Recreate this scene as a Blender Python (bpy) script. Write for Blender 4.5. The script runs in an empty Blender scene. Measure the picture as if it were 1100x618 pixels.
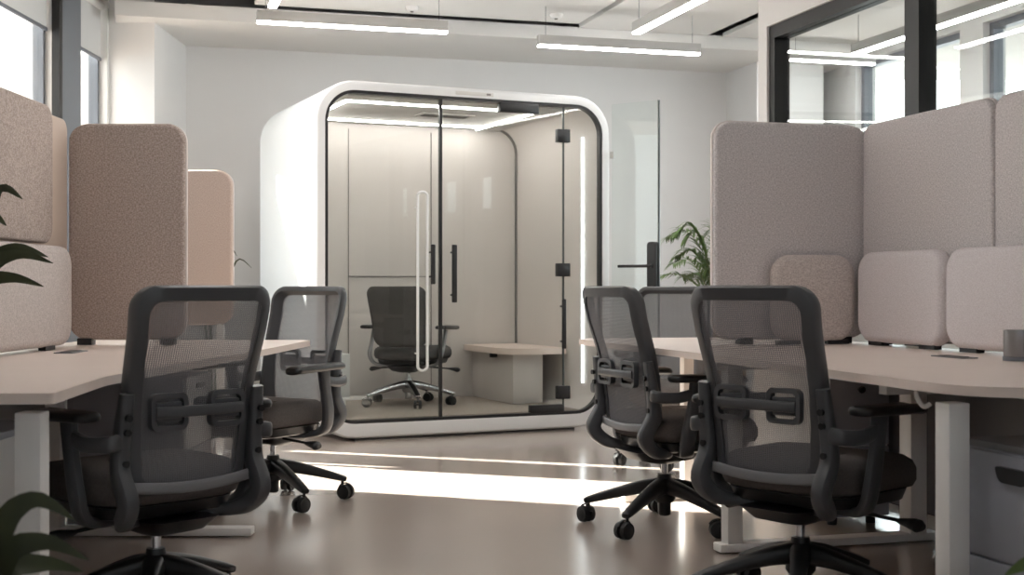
import bpy, bmesh, math, random
from mathutils import Vector, Matrix
random.seed(4)
PI = math.pi
C = bpy.context.scene.collection
H = 0.979            # eye height
F = 1380.0           # focal length in pixels of the 1100 x 618 frame
RY = math.radians(16.0)      # yaw of the room axes
CU, SU = math.cos(RY), math.sin(RY)
def RW(u, v, z=0.0):          # room coordinates -> world
    return Vector((u*CU - v*SU, u*SU + v*CU, z))

# ------------------------------------------------------------------ materials
def new_mat(name):
    m = bpy.data.materials.new(name); m.use_nodes = True
    nt = m.node_tree
    return m, nt, nt.nodes['Principled BSDF']
def srgb(r, g, b):
    f = lambda c: (c/255/12.92) if c/255 <= 0.04045 else ((c/255+0.055)/1.055)**2.4
    return (f(r), f(g), f(b), 1)
def mat(name, col, rough=0.5, metal=0.0, spec=0.5, var=0.0, scale=8.0, bump=0.0, bscale=60.0):
    m, nt, p = new_mat(name)
    p.inputs['Roughness'].default_value = rough
    p.inputs['Metallic'].default_value = metal
    p.inputs['Specular IOR Level'].default_value = spec
    p.inputs['Base Color'].default_value = col
    tc = nt.nodes.new('ShaderNodeTexCoord')
    if var > 0:
        n = nt.nodes.new('ShaderNodeTexNoise'); n.inputs['Scale'].default_value = scale; n.inputs['Detail'].default_value = 5
        nt.links.new(tc.outputs['Object'], n.inputs['Vector'])
        r = nt.nodes.new('ShaderNodeValToRGB')
        r.color_ramp.elements[0].position = 0.3; r.color_ramp.elements[1].position = 0.7
        r.color_ramp.elements[0].color = tuple(c*(1-var) for c in col[:3]) + (1,)
        r.color_ramp.elements[1].color = tuple(min(1, c*(1+var)) for c in col[:3]) + (1,)
        nt.links.new(n.outputs['Fac'], r.inputs['Fac']); nt.links.new(r.outputs['Color'], p.inputs['Base Color'])
    if bump > 0:
        n2 = nt.nodes.new('ShaderNodeTexNoise'); n2.inputs['Scale'].default_value = bscale; n2.inputs['Detail'].default_value = 3
        nt.links.new(tc.outputs['Object'], n2.inputs['Vector'])
        b = nt.nodes.new('ShaderNodeBump'); b.inputs['Strength'].default_value = bump; b.inputs['Distance'].default_value = 0.01
        nt.links.new(n2.outputs['Fac'], b.inputs['Height']); nt.links.new(b.outputs['Normal'], p.inputs['Normal'])
    return m
def fabric(name, a, b, scale=230.0):
    m, nt, p = new_mat(name)
    p.inputs['Roughness'].default_value = 0.95; p.inputs['Specular IOR Level'].default_value = 0.12
    tc = nt.nodes.new('ShaderNodeTexCoord')
    outs = []
    for sc in ((1, 1, 2.6), (2.6, 2.6, 1)):
        mp = nt.nodes.new('ShaderNodeMapping'); mp.inputs['Scale'].default_value = sc
        n = nt.nodes.new('ShaderNodeTexNoise'); n.inputs['Scale'].default_value = scale*0.55; n.inputs['Detail'].default_value = 2
        nt.links.new(tc.outputs['Object'], mp.inputs['Vector']); nt.links.new(mp.outputs['Vector'], n.inputs['Vector'])
        outs.append(n.outputs['Fac'])
    ad = nt.nodes.new('ShaderNodeMath'); ad.operation = 'ADD'
    nt.links.new(outs[0], ad.inputs[0]); nt.links.new(outs[1], ad.inputs[1])
    r = nt.nodes.new('ShaderNodeMapRange'); r.inputs['From Min'].default_value = 0.80; r.inputs['From Max'].default_value = 1.20
    nt.links.new(ad.outputs[0], r.inputs['Value'])
    mx = nt.nodes.new('ShaderNodeMix'); mx.data_type = 'RGBA'
    mx.inputs['A'].default_value = a; mx.inputs['B'].default_value = b
    nt.links.new(r.outputs['Result'], mx.inputs['Factor']); nt.links.new(mx.outputs['Result'], p.inputs['Base Color'])
    bp = nt.nodes.new('ShaderNodeBump'); bp.inputs['Strength'].default_value = 0.08; bp.inputs['Distance'].default_value = 0.002
    nt.links.new(ad.outputs[0], bp.inputs['Height']); nt.links.new(bp.outputs['Normal'], p.inputs['Normal'])
    return m
def glass(name, tint=(0.96, 0.98, 0.97, 1), rough=0.0, ior=1.5, floor=0.0):
    m = bpy.data.materials.new(name); m.use_nodes = True; nt = m.node_tree; nt.nodes.clear()
    o = nt.nodes.new('ShaderNodeOutputMaterial'); t = nt.nodes.new('ShaderNodeBsdfTransparent'); g = nt.nodes.new('ShaderNodeBsdfGlossy')
    lw = nt.nodes.new('ShaderNodeLayerWeight'); lw.inputs['Blend'].default_value = 0.5; mx = nt.nodes.new('ShaderNodeMixShader')
    t.inputs['Color'].default_value = tint; g.inputs['Roughness'].default_value = rough
    pw = nt.nodes.new('ShaderNodeMath'); pw.operation = 'POWER'; pw.inputs[1].default_value = 5.0
    ad = nt.nodes.new('ShaderNodeMath'); ad.operation = 'MULTIPLY_ADD'; ad.inputs[1].default_value = 0.9; ad.inputs[2].default_value = 0.018 + floor
    nt.links.new(lw.outputs['Facing'], pw.inputs[0]); nt.links.new(pw.outputs[0], ad.inputs[0])
    nt.links.new(ad.outputs[0], mx.inputs[0]); nt.links.new(t.outputs[0], mx.inputs[1]); nt.links.new(g.outputs[0], mx.inputs[2]); nt.links.new(mx.outputs[0], o.inputs[0])
    return m
def emit(name, col, s):
    m = bpy.data.materials.new(name); m.use_nodes = True; nt = m.node_tree; nt.nodes.clear()
    o = nt.nodes.new('ShaderNodeOutputMaterial'); e = nt.nodes.new('ShaderNodeEmission')
    e.inputs['Color'].default_value = col; e.inputs['Strength'].default_value = s; nt.links.new(e.outputs[0], o.inputs[0])
    return m
def mesh_fabric(name, col, opac):
    m, nt, p = new_mat(name)
    p.inputs['Base Color'].default_value = col; p.inputs['Roughness'].default_value = 0.7; p.inputs['Specular IOR Level'].default_value = 0.25
    tc = nt.nodes.new('ShaderNodeTexCoord')
    w1 = nt.nodes.new('ShaderNodeTexWave'); w1.wave_type = 'BANDS'; w1.bands_direction = 'X'; w1.inputs['Scale'].default_value = 48
    w2 = nt.nodes.new('ShaderNodeTexWave'); w2.wave_type = 'BANDS'; w2.bands_direction = 'Z'; w2.inputs['Scale'].default_value = 62
    for w in (w1, w2): nt.links.new(tc.outputs['Object'], w.inputs['Vector'])
    mxm = nt.nodes.new('ShaderNodeMath'); mxm.operation = 'MAXIMUM'
    nt.links.new(w1.outputs['Fac'], mxm.inputs[0]); nt.links.new(w2.outputs['Fac'], mxm.inputs[1])
    r = nt.nodes.new('ShaderNodeMapRange'); r.inputs['To Min'].default_value = opac-0.3; r.inputs['To Max'].default_value = opac+0.22
    nt.links.new(mxm.outputs[0], r.inputs['Value'])
    t = nt.nodes.new('ShaderNodeBsdfTransparent'); mx = nt.nodes.new('ShaderNodeMixShader')
    nt.links.new(r.outputs['Result'], mx.inputs[0]); nt.links.new(t.outputs[0], mx.inputs[1]); nt.links.new(p.outputs[0], mx.inputs[2])
    nt.links.new(mx.outputs[0], nt.nodes['Material Output'].inputs[0])
    return m
def floor_mat():
    m, nt, p = new_mat('polished_concrete')
    tc = nt.nodes.new('ShaderNodeTexCoord')
    n = nt.nodes.new('ShaderNodeTexNoise'); n.inputs['Scale'].default_value = 0.7; n.inputs['Detail'].default_value = 2; n.inputs['Roughness'].default_value = 0.4
    nt.links.new(tc.outputs['Object'], n.inputs['Vector'])
    r = nt.nodes.new('ShaderNodeValToRGB')
    r.color_ramp.elements[0].position = 0.25; r.color_ramp.elements[0].color = FLOOR_A
    r.color_ramp.elements[1].position = 0.75; r.color_ramp.elements[1].color = FLOOR_B
    nt.links.new(n.outputs['Fac'], r.inputs['Fac']); nt.links.new(r.outputs['Color'], p.inputs['Base Color'])
    rr = nt.nodes.new('ShaderNodeMapRange'); rr.inputs['To Min'].default_value = 0.17; rr.inputs['To Max'].default_value = 0.25
    nt.links.new(n.outputs['Fac'], rr.inputs['Value']); nt.links.new(rr.outputs['Result'], p.inputs['Roughness'])
    p.inputs['Specular IOR Level'].default_value = 0.5; p.inputs['Coat Weight'].default_value = 0.5; p.inputs['Coat Roughness'].default_value = 0.16
    return m
FLOOR_A = srgb(160, 147, 138); FLOOR_B = srgb(172, 159, 150)
M = dict(
    wall=mat('white_wall_paint', srgb(224, 223, 222), 0.75, var=0.012, scale=3, bump=0.03, bscale=90),
    ceil=mat('white_ceiling_board', srgb(228, 226, 223), 0.8, var=0.01, scale=2),
    slab=mat('grey_concrete_slab', srgb(150, 148, 145), 0.9, var=0.06, scale=3),
    floor=floor_mat(),
    frame_dark=mat('charcoal_aluminium', srgb(30, 29, 29), 0.45, 0.2),
    frame_grey=mat('grey_aluminium', srgb(112, 116, 124), 0.5, 0.2),
    white_metal=mat('white_powder_coat', srgb(222, 220, 218), 0.4),
    lamp_body=mat('pale_grey_aluminium', srgb(178, 176, 173), 0.5),
    desk=mat('pale_laminate', srgb(226, 211, 202), 0.38, var=0.02, scale=3),
    cab=mat('white_cabinet', srgb(214, 214, 214), 0.45),
    cab_grey=mat('grey_blue_cabinet', srgb(150, 153, 162), 0.5),
    panel_dark=mat('grey_modesty_board', srgb(120, 120, 122), 0.7),
    fab_taupe=fabric('taupe_felt', srgb(152, 138, 130), srgb(196, 181, 173), 200),
    fab_sand=fabric('sand_felt', srgb(172, 155, 146), srgb(200, 184, 174), 260),
    fab_cream=mat('cream_board', srgb(206, 188, 174), 0.8, var=0.02),
    fab_grey=fabric('lilac_grey_felt', srgb(184, 177, 177), srgb(220, 214, 213), 210),
    fab_pale=fabric('pale_mauve_felt', srgb(204, 196, 197), srgb(222, 216, 217), 240),
    fab_beige=fabric('beige_felt', srgb(180, 169, 164), srgb(212, 202, 197), 200),
    edge=mat('pale_edging', srgb(214, 204, 200), 0.6),
    plastic=mat('dark_grey_nylon', srgb(76, 77, 80), 0.42, var=0.03, scale=20),
    plastic_mid=mat('mid_grey_nylon', srgb(124, 124, 128), 0.42),
    black=mat('black_nylon', srgb(30, 30, 32), 0.4),
    rubber=mat('black_rubber', srgb(24, 24, 25), 0.6),
    seat=mat('grey_seat_fabric', srgb(98, 93, 91), 0.95, spec=0.2, var=0.12, scale=140, bump=0.2, bscale=300),
    seat_pod=mat('charcoal_seat_fabric', srgb(86, 84, 84), 0.95, spec=0.2, var=0.1, scale=140),
    chrome=mat('polished_chrome', srgb(205, 205, 208), 0.18, 1.0),
    net=mesh_fabric('grey_chair_net', srgb(116, 116, 120), 0.70),
    net_far=mesh_fabric('pale_grey_chair_net', srgb(150, 153, 158), 0.7),
    pod=mat('white_pod_gloss', srgb(224, 226, 227), 0.3, var=0.006),
    pod_in=mat('pod_grey_lining', srgb(206, 200, 196), 0.55, var=0.02, scale=2),
    pod_ceil=mat('pod_ceiling_board', srgb(192, 190, 187), 0.7),
    pod_floor=mat('pod_carpet', srgb(150, 140, 132), 0.95, var=0.1, scale=60, bump=0.3, bscale=200),
    seam=mat('dark_seam', srgb(122, 119, 116), 0.8),
    bench=mat('pale_bench_top', srgb(222, 206, 196), 0.5, var=0.02),
    glass=glass('clear_glass'),
    glass_part=glass('partition_glass', (0.95, 0.97, 0.965, 1), floor=0.02),
    glass_edge=mat('dark_glass_edge', srgb(58, 66, 66), 0.3),
    blind=mat('grey_roller_cloth', srgb(206, 206, 206), 0.9),
    led=emit('led_diffuser', (1.0, 0.97, 0.945, 1), 27.0),
    led_pod=emit('pod_led', (1.0, 0.955, 0.91, 1), 24.0),
    led_white=emit('pod_wall_led', (0.95, 0.98, 1.0, 1), 5.0),
    leaf=mat('palm_green', srgb(104, 128, 76), 0.5, var=0.3, scale=12),
    leaf_dark=mat('dark_leaf', srgb(52, 58, 34), 0.5, var=0.3, scale=14),
    stem=mat('pale_green_stem', srgb(120, 126, 74), 0.6, var=0.2, scale=10),
    planter=mat('tan_planter', srgb(150, 128, 102), 0.7, var=0.06),
    soil=mat('dark_soil', srgb(52, 42, 34), 0.95, var=0.3, scale=60),
    galv=mat('galvanised_duct', srgb(206, 205, 202), 0.5, 0.1),
    steel=mat('brushed_steel', srgb(150, 150, 152), 0.35, 0.9),
)
# glossy sky seen outside is the world itself

# ------------------------------------------------------------------ mesh helpers
def obj(name, bm, m, parent=None, loc=None, rotz=0.0, angle=35):
    bmesh.ops.recalc_face_normals(bm, faces=bm.faces[:])
    me = bpy.data.meshes.new(name)
    for f in bm.faces: f.smooth = True
    bm.to_mesh(me); bm.free()
    try: me.set_sharp_from_angle(angle=math.radians(angle))
    except Exception: pass
    me.materials.append(m)
    o = bpy.data.objects.new(name, me); C.objects.link(o)
    if parent: o.parent = parent
    if loc is not None: o.location = loc
    o.rotation_euler = (0, 0, rotz)
    return o
def empty(name, loc=(0, 0, 0), rotz=0.0):
    o = bpy.data.objects.new(name, None); C.objects.link(o)
    o.location = loc; o.rotation_euler = (0, 0, rotz); o.empty_display_size = 0.1
    return o
def tag(o, label, cat, group=None):
    o['label'] = label; o['category'] = cat
    if group: o['group'] = group
    return o
def thing(name, label, cat, loc=(0, 0, 0), rotz=0.0, group=None):
    return tag(empty(name, loc, rotz), label, cat, group)
def struct(o):
    o['kind'] = 'structure'; return o
def B(): return bmesh.new()
def box(bm, x0, x1, y0, y1, z0, z1, bev=0.0, seg=2):
    r = bmesh.ops.create_cube(bm, size=1.0)
    vs = r['verts']
    for v in vs:
        v.co = Vector(((x0+x1)/2 + v.co.x*(x1-x0), (y0+y1)/2 + v.co.y*(y1-y0), (z0+z1)/2 + v.co.z*(z1-z0)))
    if bev > 0:
        es = list({e for v in vs for e in v.link_edges})
        bmesh.ops.bevel(bm, geom=es, offset=bev, segments=seg, affect='EDGES', profile=0.5)
    return bm
def cyl(bm, p0, p1, r0, r1=None, n=20, cap=True):
    p0, p1 = Vector(p0), Vector(p1); r1 = r0 if r1 is None else r1
    d = (p1-p0).normalized()
    a = d.orthogonal().normalized(); b = d.cross(a)
    A = [bm.verts.new(p0 + (a*math.cos(t)+b*math.sin(t))*r0) for t in (2*PI*i/n for i in range(n))]
    Bv = [bm.verts.new(p1 + (a*math.cos(t)+b*math.sin(t))*r1) for t in (2*PI*i/n for i in range(n))]
    for i in range(n): bm.faces.new((A[i], A[(i+1) % n], Bv[(i+1) % n], Bv[i]))
    if cap: bm.faces.new(A[::-1]); bm.faces.new(Bv)
    return bm
def lathe(bm, prof, c=(0, 0, 0), n=32, axis='Z'):
    rings = []
    for (r, h) in prof:
        ring = []
        for i in range(n):
            t = 2*PI*i/n
            if axis == 'Z': p = (c[0]+r*math.cos(t), c[1]+r*math.sin(t), c[2]+h)
            elif axis == 'X': p = (c[0]+h, c[1]+r*math.cos(t), c[2]+r*math.sin(t))
            else: p = (c[0]+r*math.cos(t), c[1]+h, c[2]+r*math.sin(t))
            ring.append(bm.verts.new(p))
        rings.append(ring)
    for a, b in zip(rings, rings[1:]):
        for i in range(n): bm.faces.new((a[i], a[(i+1) % n], b[(i+1) % n], b[i]))
    bm.faces.new(rings[0][::-1]); bm.faces.new(rings[-1])
    return bm
def catmull(pts, k=6, closed=False):
    pts = [Vector(p) for p in pts]; n = len(pts); out = []
    rng = range(n if closed else n-1)
    for i in rng:
        if closed: p0, p1, p2, p3 = pts[i-1], pts[i], pts[(i+1) % n], pts[(i+2) % n]
        else: p0, p1, p2, p3 = pts[max(i-1, 0)], pts[i], pts[i+1], pts[min(i+2, n-1)]
        for j in range(k):
            t = j/k
            out.append(0.5*((2*p1)+(-p0+p2)*t+(2*p0-5*p1+4*p2-p3)*t*t+(-p0+3*p1-3*p2+p3)*t**3))
    if not closed: out.append(pts[-1])
    return out
def sweep(bm, path, w, h, ref=(1, 0, 0), n=14, k=6, power=3.2, smooth=True, closed=False):
    """rounded bar along a path: w across ref, h the other way; w and h may be lists that follow the points"""
    m = len(path)
    P = catmull(path, k, closed) if smooth else [Vector(p) for p in path]
    def val(q, i):
        if not isinstance(q, (list, tuple)): return q
        t = i/(len(P)-1)*(len(q)-1); a = min(int(t), len(q)-2); return q[a]+(q[a+1]-q[a])*(t-a)
    ref = Vector(ref); rings = []
    for i, p in enumerate(P):
        if closed: d = P[(i+1) % len(P)]-P[i-1]
        else: d = P[min(i+1, len(P)-1)]-P[max(i-1, 0)]
        d.normalize()
        a = (ref - d*ref.dot(d))
        if a.length < 1e-4: a = d.orthogonal()
        a.normalize(); b = d.cross(a)
        ww, hh = val(w, i)/2, val(h, i)/2
        ring = []
        for j in range(n):
            t = 2*PI*j/n; c, s = math.cos(t), math.sin(t)
            e = 2/power
            ring.append(bm.verts.new(p + a*(ww*math.copysign(abs(c)**e, c)) + b*(hh*math.copysign(abs(s)**e, s))))
        rings.append(ring)
    prs = list(zip(rings, rings[1:])) + ([(rings[-1], rings[0])] if closed else [])
    for A, Bq in prs:
        for j in range(n): bm.faces.new((A[j], A[(j+1) % n], Bq[(j+1) % n], Bq[j]))
    if not closed: bm.faces.new(rings[0][::-1]); bm.faces.new(rings[-1])
    return bm
def rpoly(cs, rad, n=6, m=1):
    """rounded polygon; cs corners in order, rad one radius or a list; m extra points on each straight side"""
    N = len(cs); out = []
    for i in range(N):
        p = Vector(cs[i]); a = (Vector(cs[i-1])-p); b = (Vector(cs[(i+1) % N])-p)
        r = rad[i] if isinstance(rad, (list, tuple)) else rad
        a.normalize(); b.normalize()
        th = a.angle(b); d = r/math.tan(th/2) if r > 0 else 0
        cen = p + (a+b).normalized()*(r/math.sin(th/2)) if r > 0 else p
        if r <= 0: arc = [p.copy()]
        else:
            v0 = (p+a*d)-cen; v1 = (p+b*d)-cen
            A = math.atan2(v0.y, v0.x); D = math.atan2(v1.y, v1.x)-A
            while D > PI: D -= 2*PI
            while D < -PI: D += 2*PI
            arc = [cen+Vector((math.cos(A+D*j/n), math.sin(A+D*j/n)))*r for j in range(n+1)]
        out.append(arc)
    res = []
    for i in range(N):
        res += out[i]
        e, s = out[i][-1], out[(i+1) % N][0]
        for j in range(1, m): res.append(e+(s-e)*(j/m))
    return [(p.x, p.y) for p in res]
def rrect(x0, x1, z0, z1, r, n=8, m=1):
    return rpoly([(x0, z0), (x1, z0), (x1, z1), (x0, z1)], r, n, m)
def loft(bm, loops, cap0=True, cap1=True):
    R = [[bm.verts.new(p) for p in L] for L in loops]
    for a, b in zip(R, R[1:]):
        n = len(a)
        for i in range(n): bm.faces.new((a[i], a[(i+1) % n], b[(i+1) % n], b[i]))
    if cap0: bm.faces.new(R[0][::-1])
    if cap1: bm.faces.new(R[-1])
    return R
def soft(bm, x0, x1, z0, z1, r, y0, y1, e=0.012, n=8, puff=0.0):
    """upholstered panel: rounded rectangle in x,z, thickness y0..y1, rolled edges"""
    def ring(d, y): return [(x, y, z) for x, z in rrect(x0+d, x1-d, z0+d, z1-d, max(r-d, 0.002), n)]
    L = []
    for t in (0, 30, 60, 90): L.append(ring(e*(1-math.sin(math.radians(t))), y0+e*(1-math.cos(math.radians(t)))))
    for t in (90, 60, 30, 0): L.append(ring(e*(1-math.sin(math.radians(t))), y1-e*(1-math.cos(math.radians(t)))))
    loft(bm, L)
    return bm
def slab(bm, outline, z0, z1, e=0.002):
    """flat board from an x,y outline"""
    loft(bm, [[(x, y, z0) for x, y in outline], [(x, y, z1) for x, y in outline]])
    return bm
def frame_loop(bm, o, i, y0, y1):
    """ring between two x,z outlines of equal count"""
    L = [[(x, y0, z) for x, z in o], [(x, y1, z) for x, z in o], [(x, y1, z) for x, z in i], [(x, y0, z) for x, z in i]]
    R = [[bm.verts.new(p) for p in q] for q in L]
    n = len(o)
    for a, b in ((0, 1), (1, 2), (2, 3), (3, 0)):
        for k in range(n): bm.faces.new((R[a][k], R[a][(k+1) % n], R[b][(k+1) % n], R[b][k]))
    return bm
def copy_tree(o, parent=None):
    c = o.copy(); C.objects.link(c)
    if parent: c.parent = parent
    for ch in [q for q in o.children]: copy_tree(ch, c)
    return c

# ------------------------------------------------------------------ the room
CEIL = 3.40
struct(obj('floor', box(B(), -9, 12, -6, 15, -0.2, 0.0), M['floor']))
struct(obj('ceiling', box(B(), -4, 12, -6, 15, CEIL, CEIL+0.2), M['slab']))
# left wall with two openings
WX = -3.0
WT = 0.12
W1 = (6.95, 8.42); W2 = (8.86, 9.52); WZ0, WZ1 = 0.85, 3.1
bm = B()
for y0, y1, z0, z1 in ((-4, W1[0], 0, CEIL), (W1[1], W2[0], 0, CEIL), (W2[1], 11.5, 0, CEIL), (W1[0], W1[1], 0, WZ0), (W1[0], W1[1], WZ1, CEIL), (W2[0], W2[1], 0, WZ0), (W2[0], W2[1], WZ1, CEIL)):
    box(bm, WX-WT, WX, y0, y1, z0, z1)
struct(obj('wall_left', bm, M['wall']))
def window_left(name, y0, y1):
    r = struct(empty(name, (WX, 0, 0)))
    bm = B(); fw = 0.035
    xa, xb = -WT-0.01, -0.06
    box(bm, xa, xb, y0, y0+fw, WZ0, WZ1); box(bm, xa, xb, y1-fw, y1, WZ0, WZ1)
    box(bm, xa, xb, y0+fw, y1-fw, WZ0, WZ0+fw); box(bm, xa, xb, y0+fw, y1-fw, WZ1-fw, WZ1)
    obj('window_frame', bm, M['frame_grey'], r)
    obj('pane', box(B(), -0.10, -0.09, y0+fw, y1-fw, WZ0+fw, WZ1-fw), M['glass'], r)
    return r
window_left('window_1', *W1); window_left('window_2', *W2)
# grey mullion cladding between the two openings, black inner edge
bm = B(); box(bm, WX, WX+0.03, W1[1]+0.04, W2[0]-0.01, 0, CEIL)
struct(obj('trim_1', bm, M['frame_grey']))
struct(obj('trim_2', box(B(), WX-0.01, WX+0.04, W1[1]-0.02, W1[1]+0.04, 0, CEIL), M['frame_dark']))
for nm, (y0, y1), lab in (('roller_blind', W1, 'grey roller blind half lowered in the large left window'), ('roller_blind', W2, 'white roller blind in the narrow window beside the column')):
    r = thing(nm, lab, 'blind', (WX, 0, 0), 0, 'roller blinds on the window wall')
    obj('cloth', box(B(), -0.045, -0.043, y0+0.02, y1-0.02, 2.68, 3.03), M['blind'], r)
    obj('bottom_bar', box(B(), -0.053, -0.035, y0+0.02, y1-0.02, 2.655, 2.68, 0.004), M['frame_grey'], r)
    obj('roller', cyl(B(), (-0.045, y0+0.01, 3.06), (-0.045, y1-0.01, 3.06), 0.03), M['white_metal'], r)
struct(obj('sun_blocker_outside', lathe(B(), [(0.19, 0.0), (0.19, 5.0)], (-5.0, 8.78, 0), 32), M['wall']))  # unseen column added outside to block part of the sun stripe
# column in the back left corner
struct(obj('wall_column_left', box(B(), WX, -2.66, 9.56, 10.6, 0, CEIL), M['wall']))
# back wall + bulkhead
def rbox(u0, u1, v0, v1, z0, z1, bev=0): return box(B(), u0, u1, v0, v1, z0, z1, bev)
struct(obj('wall_back', rbox(-2.5, 6.2, 10.8, 11.0, 0, CEIL), M['wall'], rotz=RY))
struct(obj('trim_3', rbox(-0.2, 6.0, 9.72, 10.8, 2.95, 3.06), M['ceil'], rotz=RY))
struct(obj('wall_pillar_right', rbox(5.15, 5.8, 10.2, 10.8, 0, 2.95), M['wall'], rotz=RY))
# hung ceiling boards
struct(obj('ceiling_board', rbox(0.78, 3.28, -4, 9.55, 3.05, 3.10), M['ceil'], rotz=RY))
struct(obj('ceiling_board', rbox(3.34, 4.45, -4, 9.70, 3.05, 3.10), M['ceil'], rotz=RY))
struct(obj('ceiling_board', rbox(5.15, 6.0, -4, 9.70, 3.05, 3.10), M['ceil'], rotz=RY))
struct(obj('ceiling_board', rbox(-6, 0.35, -4, 8.2, 3.12, 3.16), M['ceil'], rotz=RY))
# outer right wall with windows
bm = B()
RWU = 6.0; RZ0, RZ1 = 0.9, 2.95
ops = [(-2.5, -1.9), (-0.4, 0.2), (0.95, 1.5), (1.8, 2.35), (4.2, 4.8), (5.75, 8.22), (8.50, 10.0)]
def zr(a): return (RZ0, RZ1) if a > 5 else (1.9, 2.4)
edges = [-4] + [q for o_ in ops for q in o_] + [10.8]
for a, b in zip(edges[0::2], edges[1::2]): box(bm, RWU, RWU+0.2, a, b, 0, CEIL)
for a, b in ops:
    box(bm, RWU, RWU+0.2, a, b, 0, zr(a)[0]); box(bm, RWU, RWU+0.2, a, b, zr(a)[1], CEIL)
struct(obj('wall_right', bm, M['wall'], rotz=RY))
for k, (a, b) in enumerate(ops):
    r = struct(empty('window_%d' % (k+3), (0, 0, 0), RY))
    bm = B(); fw = 0.05; zl, zh = zr(a)
    for (p, q, s, t) in ((a, a+fw, zl, zh), (b-fw, b, zl, zh), (a+fw, b-fw, zl, zl+fw), (a+fw, b-fw, zh-fw, zh)):
        box(bm, RWU+0.06, RWU+0.14, p, q, s, t)
    obj('window_frame', bm, M['frame_grey'], r)
    obj('pane', box(B(), RWU+0.09, RWU+0.10, a+fw, b-fw, zl+fw, zh-fw), M['glass'], r)
# rear wall behind the camera, three wide windows
bm = B(); RY0 = -3.6
rops = [(-1.6, -0.9), (0.2, 0.9), (1.2, 1.9), (3.0, 3.7), (4.0, 4.7), (5.6, 6.3)]
ed = [-3.2] + [q for o_ in rops for q in o_] + [8.5]
for a, b in zip(ed[0::2], ed[1::2]): box(bm, a, b, RY0-0.2, RY0, 0, CEIL)
for a, b in rops:
    box(bm, a, b, RY0-0.2, RY0, 0, 1.5); box(bm, a, b, RY0-0.2, RY0, 2.4, CEIL)
struct(obj('wall_rear', bm, M['wall']))
for k, (a, b) in enumerate(rops):
    r = struct(empty('window_%d' % (k+10), (0, RY0, 0)))
    bm = B(); fw = 0.05
    for (p, q, s, t) in ((a, a+fw, 1.5, 2.4), (b-fw, b, 1.5, 2.4), (a+fw, b-fw, 1.5, 1.55), (a+fw, b-fw, 2.35, 2.4)):
        box(bm, p, q, -0.14, -0.06, s, t)
    obj('window_frame', bm, M['frame_dark'], r)
# glazed partition on the right
PU = 3.30
PZ = 2.36
pr = struct(empty('wall_partition', (0, 0, 0), RY))
bm = B(); box(bm, PU-0.06, PU+0.06, 6.30, 6.40, 0, CEIL); box(bm, PU-0.06, PU+0.06, -4, 6.30, PZ+0.03, CEIL)
obj('partition_header', bm, M['wall'], pr)
bm = B()
box(bm, PU-0.045, PU+0.045, -4, 6.30, PZ-0.04, PZ+0.03); box(bm, PU-0.045, PU+0.045, -4, 6.30, 0, 0.06)
mull = [6.30, 4.96, 3.60, 2.2, 0.8, -0.6, -2.0, -3.4]
for k, v in enumerate(mull):
    a, b = (v-0.06, v) if k == 0 else (v-0.055, v+0.055)
    box(bm, PU-0.045, PU+0.045, a, b, 0.06, PZ-0.04)
obj('partition_frame', bm, M['frame_dark'], pr)
for a, b in zip(mull[1:], mull[:-1]):
    obj('pane', box(B(), PU-0.006, PU+0.006, a+0.055, b-0.055, 0.06, PZ-0.04), M['glass_part'], pr)

# ------------------------------------------------------------------ ceiling things
def pendant(label, p, along, length, grp, top_z=3.05):
    """p = far or left end at the lower edge; along = yaw of the bar"""
    r = thing('pendant_light', label, 'light', p, along, grp)
    obj('housing', box(B(), 0, length, -0.03, 0.03, 0.014, 0.085, 0.003), M['lamp_body'], r)
    obj('diffuser', box(B(), 0.004, length-0.004, -0.027, 0.027, 0.0, 0.014, 0.003), M['led'], r)
    for q in (0.06, length-0.06):
        obj('wire', cyl(B(), (q, 0, 0.085), (q, 0, top_z-p[2]), 0.0025, n=8), M['steel'], r)
PZL = 2.75
pg = 'linear pendant lights'
pendant('linear pendant hanging above the left half of the glass booth', Vector((-1.71, 8.60, PZL)), RY, 1.31, pg)
pendant('linear pendant hanging right of the booth, shown side on', Vector((0.19, 9.44, PZL)), RY, 1.29, pg)
pendant('linear pendant running towards the viewer above the booth\'s right side', Vector((0.866, 8.99, PZL)), RY-PI/2, 6.0, pg)
pendant('short lit end of a pendant at the top edge above the booth\'s left', Vector((-1.52, 8.15, PZL)), RY-PI/2, 6.0, pg)
pendant('linear pendant in the room behind the glass partition, parallel to the glass', RW(5.21, 8.70, PZL), RY-PI/2, 5.0, pg)
pendant('lit bar behind the glass partition, added for a pendant reflected in the glass', RW(5.14, 9.60, 2.86), RY, 0.80, pg)  # lit bar stands in for a pendant reflection in the partition glass
# slatted air grille beside the boards
r = thing('air_grille', 'dark slatted ceiling trough right of the pendant', 'vent', RW(4.45, 8.2, 3.05), RY)
obj('frame', frame_loop(B(), [(0.14, 0), (0.70, 0), (0.70, 0.03), (0.14, 0.03)], [(0.16, 0.006), (0.68, 0.006), (0.68, 0.024), (0.16, 0.024)], 0, 1.5), M['ceil'], r)
for k in range(6): obj('slat', box(B(), 0.18+k*0.088, 0.205+k*0.088, 0.0, 1.5, 0.002, 0.05), M['galv'], r)
r = thing('air_vent', 'small slotted vent in the ceiling board at the top edge', 'vent', RW(1.30, 8.2, 3.02), RY)
obj('plate', box(B(), 0, 0.42, 0, 0.14, 0.008, 0.028, 0.003), M['ceil'], r)
for k in range(8): obj('slot', box(B(), 0.04+k*0.044, 0.066+k*0.044, 0.03, 0.11, 0.0, 0.009), M['seam'], r)
r = thing('ventilation_duct', 'white round duct running under the bare slab at upper left', 'duct', RW(0.55, 5.5, 3.27), RY)
obj('pipe', cyl(B(), (0, 0, 0), (0, 3.9, 0), 0.06), M['galv'], r)
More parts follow.
